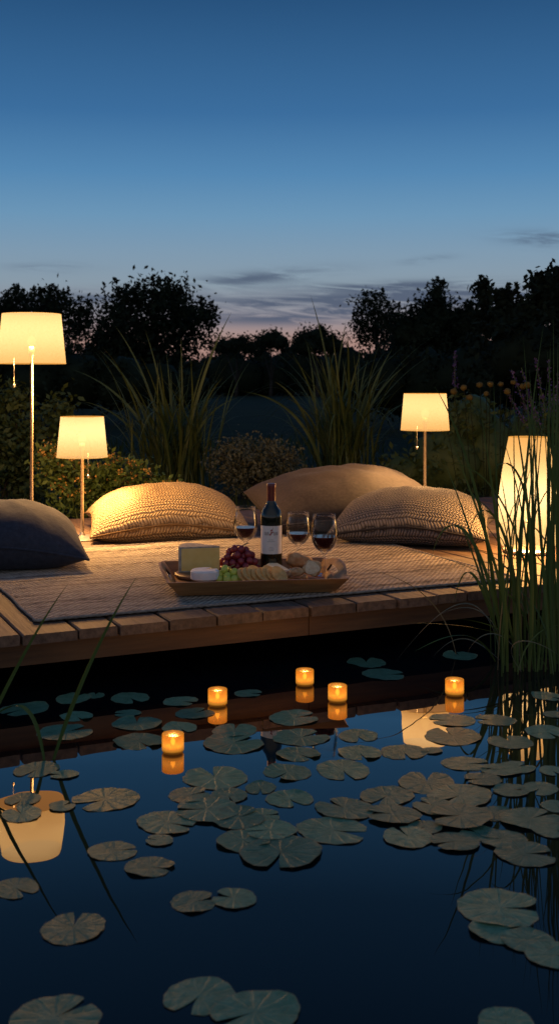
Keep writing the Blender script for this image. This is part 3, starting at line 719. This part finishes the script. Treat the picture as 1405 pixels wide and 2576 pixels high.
PADS=[(920,1667,100,'dark pad in deck shadow, left of the arching reed tip'),(965,1697,105,'green pad below the arching reed tip under the deck'),(1155,1650,90,'dark pad deep under the deck beside the reed clump'),
(328,1757,100,'dark pad in deck shadow, directly above the paired small pads'),(240,1750,50,'tiny dark pad beneath the deck on the far left'),(185,1758,95,'dark pad beneath the deck left of the tiny one'),(193,1803,85,'dark pad above the wide green pad at left'),
(165,1842,130,'wide green pad just right of the bent reed on the left'),(345,1820,115,'green pad up and left of the nearest candle'),(320,1795,65,'small pad touching the back of the green pad behind the nearest candle'),(455,1765,85,'dark pad left of the lone left candle'),
(490,1795,95,'pad touching the lower left of the lone left candle'),(60,1785,120,'dark pad behind the bent reed at the left edge'),(625,1745,70,'faint dark pad between the two left back candles'),(452,1832,90,'dark pad directly behind the nearest candle'),(350,1866,130,'pad touching the left side of the nearest candle'),
(740,1806,125,'candlelit pad with amber sheen below the farthest candle'),(590,1838,110,'pad below the reflection of the lone left candle'),(588,1870,150,'wide pad right of the nearest candle with a smaller pad behind'),(757,1855,135,'ragged pad directly in front of the candlelit amber pad'),(900,1852,100,'small pad alone below the candle right of the farthest'),
(1135,1812,110,'pad below the far right candle'),(1137,1852,140,'pad over the reflection of the right lamp'),(1243,1812,100,'pad right of the far right candle reflection'),(1375,1752,80,'pad at the right edge nearest the reed roots'),(1398,1798,65,'small pad cut by the right edge below the reed roots'),
(1372,1842,105,'pad at the right edge over the lantern reflection'),(1282,1867,105,'pad in the lantern reflection left of its neighbour'),(905,1895,110,'pad in the middle, behind the heart shaped pad'),(1015,1893,110,'single flat pad right of the middle group'),(750,1898,110,'pad behind the small middle pad, below the ragged one'),
(722,1944,115,'small middle pad beside the bottle reflection'),(862,1938,145,'heart shaped pad in the middle with notch towards viewer'),(1085,1890,50,'tiny pad between the right lamp reflection and the flat pad'),(92,1937,115,'curled brown edged pad at the foot of the bent reed'),(160,1950,70,'small curled pad touching the foot of the tall left reed'),
(540,1956,160,'wide pad right of the nearest candle reflection'),(655,1983,85,'small pad right of the wide pad by the candle reflection'),(478,2001,105,'pad below the wide pad by the candle reflection, left one'),(575,2004,100,'mottled pad below the wide pad by the candle reflection, right one'),(728,2011,115,'lone small pad in the middle of the open water'),
(1172,1922,115,'pad at right behind the long overlapping row'),(1257,1938,100,'pad at right among the reed reflections, back row'),(1072,1968,150,'large warm tinted pad topping the right pile'),(972,2003,135,'left pad of the large right pile'),(1155,2004,165,'largest pad of the right pile with folded lip'),(1355,1985,95,'pad at right edge among the reed reflections'),(1388,1940,70,'small pad cut by the right edge above the reed reflections'),
(1212,1962,90,'pad bridging the back row and the right pile'),(1300,1932,85,'small pad among the reed reflections, right of the back row'),(1285,1990,90,'pad between the right pile and the edge pads'),(1240,2048,95,'pad filling the gap right of the pile front'),(1400,2030,80,'small pad cut by the right edge beside the upturned rim'),(1205,2098,95,'pad between the dull pad and the right edge trio'),(1068,2082,90,'pad tucked between the brown edged pad and the pile'),(660,2052,90,'pad behind the right upper pad of the central cluster'),
(265,2012,160,'large brown edged pad alone right of the lamp reflection'),(58,2012,90,'small pad lying across the top of the lamp reflection'),(55,2048,105,'pad lying across the left of the lamp reflection'),(157,2030,65,'tiny pad at the right of the lamp reflection'),
(520,2040,160,'wide dark pad at the back of the central cluster'),(420,2072,150,'left outer pad of the central cluster'),(600,2060,135,'pad in the middle of the central cluster'),(678,2092,130,'right upper pad of the central cluster'),(612,2118,135,'pad overlapping the front pad of the central cluster'),(706,2147,195,'big front pad of the central cluster'),(838,2090,178,'big flat pad to the right of the central cluster'),
(865,2035,145,'pad just behind the big flat central right pad'),(985,2053,135,'front left pad of the right pile'),(1090,2030,110,'pad wedged in the centre of the right pile'),(1157,2060,155,'front pad of the right pile'),(1025,2107,130,'brown edged pad in front of the right pile'),(1142,2121,115,'dull pad in front of the right pile, right hand one'),
(1335,2062,150,'large pad at right edge with upturned rim'),(1262,2113,120,'left pad of the right edge trio'),(1322,2150,145,'front pad of the right edge trio'),(1385,2092,90,'pad cut by the right edge beside the trio'),(285,2142,125,'ragged pad left of the lower left pair'),(400,2116,70,'small pad at the back of the lower left pair'),(377,2182,125,'ragged pad at the front of the lower left pair'),
(42,2236,115,'pad cut by the left edge under the lamp reflection'),(487,2270,112,'left half of the two pads joined in open front water'),(587,2262,108,'right half of the two pads joined in open front water'),(185,2335,165,'brown edged pad alone at the lower left'),
(1255,2285,205,'large round pad at the lower right'),(1255,2342,140,'sunken pad under the large round lower right pad'),(1325,2368,130,'dull pad in front of the large round lower right pad'),(1392,2405,135,'pad cut by the right edge at the lower right'),
(500,2508,175,'pad near the bottom edge left of its neighbour'),(640,2550,215,'largest pad cut by the bottom edge in the middle'),(140,2562,220,'ragged pad cut by the bottom edge at left'),(1270,2572,130,'pad cut by the bottom edge at right')]
rg=random.Random(77); placed=[]
for i,(px,py,wd_,lab) in enumerate(PADS):
    p=on(px,py,0); rad=wd_/2*p.y/F*1.06
    lvl=sum(1 for q,rq in placed if (q-p).length<(rad+rq)*.93)
    o=bpy.data.objects.new('lily_pad',pads_me[rg.randrange(10)]); C.objects.link(o)
    o.location=(p.x,p.y,.0012+.0013*min(lvl,4)); o.scale=(rad,rad*rg.uniform(.86,1.0),rad)
    rot=rg.uniform(0,6.28)
    if 'heart' in lab: rot=R(-80)
    if lab.startswith('left half'): rot=R(20)
    if lab.startswith('right half'): rot=R(160)
    o.rotation_euler=(R(rg.uniform(-.4,.4)+.5*min(lvl,2)),R(rg.uniform(-.4,.4)),rot)
    tag(o,'lily '+lab if lab.split()[0]=='pad' else lab.replace(' pad',' lily pad',1) if ' pad' in lab else 'lily '+lab,'lily pad','lily pads on the pond'); placed.append((p,rad))

# ------------------------------------------------------------------ reeds
rg=random.Random(21)
def reed_pts(l,d0,d1):
    n=len(l); return bez([at(x,y,d0+(d1-d0)*i/(n-1)) for i,(x,y) in enumerate(l)],18)
def reedbase(px,py): return on(px,py,0).y
rb=on(1300,1680,0); rc=empty('reed_clump',rb,'tall green reed clump rising from the water on the right','reeds')
mb=MB(); md=MB()
main=[[(1262,1670),(1235,1300),(1160,1080),(1092,972)],[(1262,1670),(1250,1300),(1240,950)],[(1300,1690),(1300,1250),(1365,820)],[(1370,1690),(1395,1250),(1390,800)],[(1380,1660),(1385,1200),(1415,900)],
[(1290,1680),(1300,1400),(1255,1180)],[(1255,1640),(1215,1400),(1112,1150)],[(1320,1680),(1310,1400),(1352,1040)],[(1345,1690),(1340,1300),(1255,1080)],[(1350,1680),(1350,1350),(1420,1130)],[(1275,1690),(1270,1400),(1205,1020)],
[(1300,1680),(1262,1420),(1180,1240),(1130,1090)],[(1395,1690),(1365,1350),(1395,950)],[(1330,1690),(1355,1350),(1285,1000)],[(1260,1660),(1235,1500),(1150,1300)],[(1270,1670),(1200,1400),(1165,1390),(1140,1520)],[(1340,1680),(1360,1250),(1300,1100),(1230,1190)],
[(1270,1675),(1220,1300),(1120,1250),(1085,1400)],[(1310,1685),(1300,1250),(1200,1230),(1180,1340)],
[(1388,1680),(1370,1250),(1383,860)],[(1405,1690),(1400,1200),(1375,880)],[(1360,1685),(1400,1250),(1402,840)],[(1415,1680),(1390,1300),(1410,980)],[(1385,1695),(1350,1250),(1330,930)],[(1400,1670),(1420,1300),(1360,1050)],[(1350,1690),(1390,1350),(1378,1000)],[(1245,1665),(1195,1560),(1110,1600),(1040,1640)]]
for l in main:
    d0=reedbase(*l[0]); mb.blade(reed_pts(l,d0,d0+rg.uniform(-.12,.05)),rg.uniform(.0038,.006),side=(1,rg.uniform(-.6,.6),0))
for i in range(14):
    bx_=rg.uniform(1310,1415); tx_=bx_+rg.gauss(-5,35); l=[(bx_,rg.uniform(1650,1700)),(bx_+rg.gauss(0,15),1250),(tx_,rg.uniform(800,1040))]
    d0=reedbase(*l[0]); mb.blade(reed_pts(l,d0,d0+rg.uniform(-.1,.1)),rg.uniform(.0022,.0038),side=(1,rg.uniform(-.6,.6),0))
for i in range(34):
    bx_=rg.gauss(1325,58); by=rg.uniform(1635,1705); L_=rg.uniform(120,600); lean=rg.gauss(-35,130)
    l=[(bx_,by),(bx_+lean*.1,by-L_*.6),(bx_+lean*.5,by-L_*.95),(bx_+lean*1.2,by-L_*rg.uniform(.75,1.05))]
    d0=reedbase(bx_,by); (mb if rg.random()<.75 else md).blade(reed_pts(l,d0,d0+rg.uniform(-.1,.1)),rg.uniform(.0017,.004),side=(1,rg.uniform(-.8,.8),0))
for l in [[(1262,1660),(1215,1440),(1120,1500),(990,1670)],[(1270,1670),(1260,1560),(1200,1490),(1100,1550)],[(1255,1660),(1190,1600),(1150,1580),(1085,1655)],[(1320,1680),(1270,1560),(1200,1580),(1170,1650)],[(1310,1690),(1240,1600),(1330,1590),(1405,1650)]]:
    d0=reedbase(*l[0]); md.blade(reed_pts(l,d0,d0-.1),rg.uniform(.003,.0048),side=(.2,1,.3))
obj('green_blades',mb,m_reed,rc); obj('dry_blades',md,m_dryreed,rc)
def loose(label,l,d,w_):
    mb=MB(); mb.blade(bez([at(x,y,d) for x,y in l],18),w_,side=(1,.3,0)); p=mb.v[1].copy(); p.z=0
    tag(obj('pond_reed',mb,m_reed,None,loc=p),label,'reed')
loose('tall straight reed blade leaning right from the left foreground',[(135,1912),(180,1760),(270,1560),(345,1450)],2.445,.005)
loose('reed blade leaning in from the left edge of the picture',[(-70,1905),(0,1765),(80,1590),(172,1468)],2.46,.0046)
loose('bent over reed blade with folded tip at left edge',[(112,1914),(85,1740),(40,1750),(-50,1830)],2.44,.0045)

# ------------------------------------------------------------------ garden plants
def sedge(label,px,py,n,tips,seed,w_,spread):
    rg=random.Random(seed); b=on(px,py,GZ); mb=MB(); d=b.y
    for (tx,ty,bend) in tips:
        tip=at(tx,ty,d+rg.uniform(-.3,.3)); st=b+Vector((rg.gauss(0,.06)+(tip.x-b.x)*.12,rg.gauss(0,.06),0))
        mid=Vector((st.x+(tip.x-st.x)*(.3-bend*.2),st.y,st.z+(tip.z-st.z)*(.62+bend*.5)))
        mb.blade(bez([st,mid,tip],16),w_*rg.uniform(.8,1.1),side=(1,rg.uniform(-.5,.5),0))
    for i in range(n):
        a=rg.uniform(0,2*PI); L_=rg.uniform(.45,1.1)*spread; out_=rg.uniform(.1,.75)*spread*(.5+.5*L_/spread)
        st=b+Vector((rg.gauss(0,.09),rg.gauss(0,.09),0)); dr=Vector((math.cos(a),math.sin(a),0))
        drop=rg.random()**2
        tip=st+dr*out_+Vector((0,0,L_*(1-.75*drop))); mid=st+dr*out_*.35+Vector((0,0,L_*(.75+.3*drop)))
        mb.blade(bez([st,mid,tip],12),w_*rg.uniform(.4,.9),side=(math.sin(a)+.3,-math.cos(a),0))
    return tag(obj('sedge_clump',mb,m_sedge,None,loc=b),label,'ornamental grass')
sedge('broad clump of arching sedge behind the woven cushion',435,1240,190,[(582,785,0),(185,930,.35),(290,820,.1),(365,830,0),(455,850,0),(480,900,0),(250,880,.2),(560,950,.3),(210,1010,.5),(400,900,0),(330,960,.2),(600,1000,.5),(430,930,0),(520,900,.1)],5,.0115,.88)
sedge('broad clump of arching sedge behind the large taupe cushion',858,1215,200,[(780,742,0),(870,805,0),(835,840,0),(805,900,0),(1030,912,.25),(985,880,.15),(735,890,.15),(690,960,.4),(610,985,.6),(905,890,0),(950,960,.2),(720,1000,.4),(860,900,0),(780,880,.1)],6,.012,1.0)
def shrub(name,label,cat,blobs,d,ncl,per,cr,size,mt,seed,flowers=None,core=False,stems=True,shell=.35):
    rg=random.Random(seed)
    bl=[(at(x,y,d+rg.uniform(-.1,.1)*d*.1),(rx*d/F,min(rx,ry*1.3)*d/F,ry*d/F)) for x,y,rx,ry in blobs]
    base=Vector((sum(b[0].x for b in bl)/len(bl),d,GZ)); root=empty(name,base,label,cat)
    mb=MB()
    if core:
        for i,(c,r) in enumerate(bl): mb.ball(c,1,2,(r[0]*.8,r[1]*.8,r[2]*.8),.35,i)
    cs=mb.cloud(bl,ncl,per,cr,size,rg,shell); obj('foliage',mb,mt,root)
    if stems:
        mb=MB()
        for q in rg.sample(cs,min(len(cs),40)):
            mb.tube(bez([base+Vector((rg.gauss(0,.08),rg.gauss(0,.05),-.02)),base.lerp(q,.5)+Vector((0,0,.05)),q],5),.0035*max(1,d/8),4)
        obj('stems',mb,m_bark,root)
    if flowers:
        fm,nf,fs,up=flowers; mb=MB()
        top=sorted(cs,key=lambda q:q.z+rg.uniform(0,.3)-(q.y-d)*.3)[-nf:]
        for q in top:
            for _ in range(16): mb.leaf(q+Vector((rg.gauss(0,fs),rg.gauss(0,fs),up+rg.gauss(0,fs*.7))),fs*.55,rg,.8)
        obj('flower_heads',mb,fm,root)
    return root
shrub('flowering_shrub','orange flowered leafy shrub behind the short left lamp','shrub',[(210,1230,110,60),(330,1235,95,60),(270,1190,70,40),(150,1180,60,60),(400,1250,40,50)],5.9,240,26,.035,.017,m_leaflit,3,(m_orange,90,.014,.02))
shrub('leafy_bush','dark green bush behind the tall floor lamp','shrub',[(30,1120,90,110),(-60,1100,100,140),(120,1110,60,90),(20,1010,40,50),(150,1040,40,40),(60,1230,90,60)],6.8,260,26,.045,.024,m_leafmid,8)
shrub('low_bush','low rounded grey green bush between the two sedge clumps','shrub',[(640,1175,120,70),(600,1160,60,60),(690,1160,60,55)],7.0,260,30,.035,.012,m_leafgrey,13)
shrub('leafy_bush','dark planting mass behind the slim right lamp','shrub',[(1130,1160,110,120),(1230,1150,110,130),(1340,1150,120,140),(1180,1060,80,80),(1420,1120,90,150),(1020,1200,60,70)],7.4,330,26,.055,.026,m_leafmid,16,core=True)
# ochre button flowers
rg=random.Random(9); d=6.6; b=Vector(((1235-CX)*d/F,d,GZ)); root=empty('button_flowers',b,'ochre round button flowers on thin stalks behind the right lamp','flowers')
heads=[(1140,985),(1165,975),(1205,968),(1232,966),(1258,966),(1290,962),(1313,972),(1180,1000),(1275,985),(1222,990),(1110,1010),(1325,968)]
for hx,hy in heads:
    q=at(hx,hy,d+rg.uniform(-.15,.15)); mb=MB(); mb.tube(bez([b+Vector(((q.x-b.x)*.6,rg.gauss(0,.05),-.01)),b.lerp(q,.5)+Vector(((q.x-b.x)*.3,0,.05)),q],6),.0025,4)
    obj('stalk',mb,m_leafdark,root); mb=MB(); mb.ball(q,.021*rg.uniform(.8,1.1),2,(1,1,.9),.3,hx); obj('flower_head',mb,m_yellowhead,root)
def spikes(label,lst,d,seed):
    rg=random.Random(seed); b=Vector(((sum(l[0][0] for l in lst)/len(lst)-CX)*d/F,d,GZ)); root=empty('loosestrife',b,label,'flowers')
    ms=MB(); mf=MB()
    for (x0,y0),(x1,y1) in lst:
        st=at(x0,y0,d); tip=at(x1,y1,d); ft=Vector((b.x+(st.x-b.x)*.5,d,GZ)); ms.tube([ft,st,tip],.003,4)
        for i in range(90):
            t_=rg.random(); q=st.lerp(tip,t_); w_=.013*(1-t_*.7); mf.leaf(q+Vector((rg.gauss(0,w_),rg.gauss(0,w_),0)),.009,rg,.6)
        for i in range(24): ms.leaf(ft.lerp(st,rg.uniform(.2,1))+Vector((rg.gauss(0,.03),rg.gauss(0,.03),0)),.035,rg,.25)
    obj('stalks',ms,m_leafmid,root); obj('flower_spikes',mf,m_purple,root)
spikes('cluster of purple flower spikes at the right edge behind the lantern',[((1330,1080),(1270,980)),((1345,1060),(1310,925)),((1370,1040),(1345,900)),((1385,1050),(1378,905)),((1330,1050),(1285,930)),((1400,1040),(1405,930)),((1360,1080),(1325,980))],6.6,3)
spikes('single purple flower spike standing above the slim right lamp',[((1143,975),(1143,882))],7.2,5)
# grass
rg=random.Random(31); mb=MB()
for i in range(5200):
    uu=rg.uniform(-4.5,5); vv=2.4+rg.random()**1.6*7; q=O+U*uu+V*vv; h=rg.uniform(.05,.16); a=rg.uniform(0,6.28)
    b=Vector((q.x,q.y,GZ-.02)); t_=b+Vector((math.cos(a)*h*.5,math.sin(a)*h*.5,h)); m_=b+Vector((math.cos(a)*h*.12,math.sin(a)*h*.12,h*.65)); w_=.003+.0005*vv
    sd=Vector((-math.sin(a),math.cos(a),0))*w_; k=len(mb.v); mb.v+=[b-sd,b+sd,m_-sd*.8,m_+sd*.8,t_]; mb.f+=[(k,k+1,k+3,k+2),(k+2,k+3,k+4)]
tag(obj('grass',mb,m_grassblade),'short dark meadow grass growing behind the deck','grass',kind='stuff')

# ------------------------------------------------------------------ trees
def tree(label,d,blobs,ncl,per,cr,size,seed,trunk=(None,None),shoots=0,name='tree',core=False,shell=.3):
    rg=random.Random(seed); k=d/F
    bl=[(at(x,y,d+rg.uniform(-1,1)*.03*d),(rx*k,rx*k*.9,ry*k)) for x,y,rx,ry in blobs]
    tx=trunk[0] if trunk[0] else sum(b[0] for b in blobs)/len(blobs)
    base=Vector(((tx-CX)*k,d,GZ-.02)); root=empty(name,base,label,'tree')
    mb=MB()
    if core:
        for i,(c,r) in enumerate(bl): mb.ball(c,1,2,(r[0]*.72,r[1]*.72,r[2]*.72),.5,i)
    cs=mb.cloud(bl,ncl,per,cr*k,size*k,rg,shell)
    for _ in range(shoots):
        c,r=rg.choice(bl); st=c+Vector((rg.uniform(-.8,.8)*r[0],0,r[2]*.5)); tp_=st+Vector((rg.gauss(0,.15)*r[2],0,r[2]*rg.uniform(.6,1.0)))
        for j in range(60):
            t_=rg.random(); q=st.lerp(tp_,t_); w_=cr*k*.5*(1.1-t_); mb.leaf(q+Vector((rg.gauss(0,w_),rg.gauss(0,w_),rg.gauss(0,w_))),size*k*rg.uniform(.5,1),rg)
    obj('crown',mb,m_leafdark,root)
    mb=MB(); top=max(bl,key=lambda b:b[0].z)[0]; h=top.z-base.z; tr_=.035*h
    pts=bez([base,base+Vector((.03*h,0,h*.4)),Vector((top.x,top.y,top.z))],10); mb.tube(pts,[tr_*(1-.85*i/10) for i in range(11)],8)
    for c,r in bl:
        s_=pts[rg.choice((3,4,5,6))]; lp=bez([s_,s_.lerp(c,.5)+Vector((0,0,.08*h)),c],6); mb.tube(lp,[tr_*.45*(1-.8*i/6) for i in range(7)],6)
    for q in rg.sample(cs,min(60,len(cs))):
        c=min(bl,key=lambda b:(b[0]-q).length)[0]; mb.tube([c,c.lerp(q,.5)+Vector((0,0,.02*h)),q],[tr_*.12,tr_*.08,tr_*.04],4)
    obj('trunk',mb,m_bark,root); return root
tree('broad dark round headed tree left of centre against the sky',32,[(400,796,105,80),(305,806,65,66),(485,804,55,52),(380,735,55,36),(325,754,50,37),(435,740,50,36),(390,870,150,70),(520,800,25,28),(280,870,70,80)],380,32,17,6.5,1,shoots=16)
tree('dark tree at the far left edge behind the floor lamp',37,[(60,806,85,66),(150,792,60,52),(110,765,45,34),(-10,806,70,66),(205,812,40,50),(40,765,30,30),(90,880,150,80)],330,34,16,6.2,2,shoots=26)
tree('wispy open tree on the skyline right of centre',34,[(935,790,50,45),(920,835,45,40),(965,810,40,40),(940,762,30,20),(985,850,50,50)],125,24,15,5.2,3,shoots=12)
tree('dark spiry tree behind the slim right lamp',27,[(1095,795,50,60),(1060,830,60,55),(1150,820,55,55),(1097,742,20,32),(1015,838,42,50),(1195,815,45,48),(1100,890,170,80)],340,30,16,6.2,4,shoots=18,core=True)
tree('near leafy dark tree at the right edge rising highest',12,[(1300,820,85,80),(1385,742,55,62),(1240,812,38,52),(1352,715,32,36),(1440,770,90,108),(1215,755,16,40),(1330,900,150,110),(1260,760,28,22)],330,22,18,10.5,5,shoots=14,core=True)
tree('small round far tree on the horizon, right of the gap',52,[(790,855,50,38),(835,868,38,32),(765,872,40,30)],110,30,9,4.5,6,core=True)
tree('small far tree on the horizon in the middle of the gap',56,[(680,855,35,26),(705,862,25,22),(655,868,28,20)],80,28,8,4,7,core=True)
tree('small far tree on the horizon beside the left tree',54,[(595,868,42,24),(560,872,32,22),(625,876,25,18)],80,28,8,4,8,core=True)
# far wood and hedges
def mass(name,label,x0,x1,yt,yb,d,n,per,size,seed,stuff):
    rg=random.Random(seed); k=d/F; mb=MB()
    xs=x0
    while xs<x1:
        r=rg.uniform(35,60); top=yt+rg.uniform(-8,22); c=at(xs,(top+yb)/2,d+rg.uniform(-.04,.04)*d); ry=(yb-top)/2
        mb.ball(c,1,2,(r*k*1.1,r*k,ry*k*.93),.35,xs); mb.cloud([(c,(r*k*1.1,r*k,ry*k))],n,per,10*k,size*k,rg,.85); xs+=r*.9
    o=obj(name,mb,m_leafdark); tag(o,label,'wood' if stuff else 'hedge')
    if stuff: tag(o,kind='stuff')
mass('far_wood','continuous dark wood line along the horizon',-250,1650,878,1000,60,34,16,5,3,True)
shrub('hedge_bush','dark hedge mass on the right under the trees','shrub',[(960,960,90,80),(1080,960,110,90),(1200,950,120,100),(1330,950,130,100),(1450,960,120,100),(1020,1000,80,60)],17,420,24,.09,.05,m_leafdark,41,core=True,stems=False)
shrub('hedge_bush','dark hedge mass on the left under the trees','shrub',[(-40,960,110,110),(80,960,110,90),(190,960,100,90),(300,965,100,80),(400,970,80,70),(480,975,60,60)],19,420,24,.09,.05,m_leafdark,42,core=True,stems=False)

# ------------------------------------------------------------------ camera
cd=bpy.data.cameras.new('camera'); cam=bpy.data.objects.new('camera',cd); C.objects.link(cam); sc.camera=cam
cam.location=(0,0,CH); cam.rotation_euler=(R(90),0,0); cd.sensor_width=36; cd.lens=36*F/2576; cd.shift_y=-(1288-HY)/2576
cd.clip_start=.05; cd.clip_end=3000
cd.dof.use_dof=True; cd.dof.focus_distance=3.8; cd.dof.aperture_fstop=7
sc.view_settings.view_transform='Standard'; sc.view_settings.look='None'; sc.view_settings.exposure=0
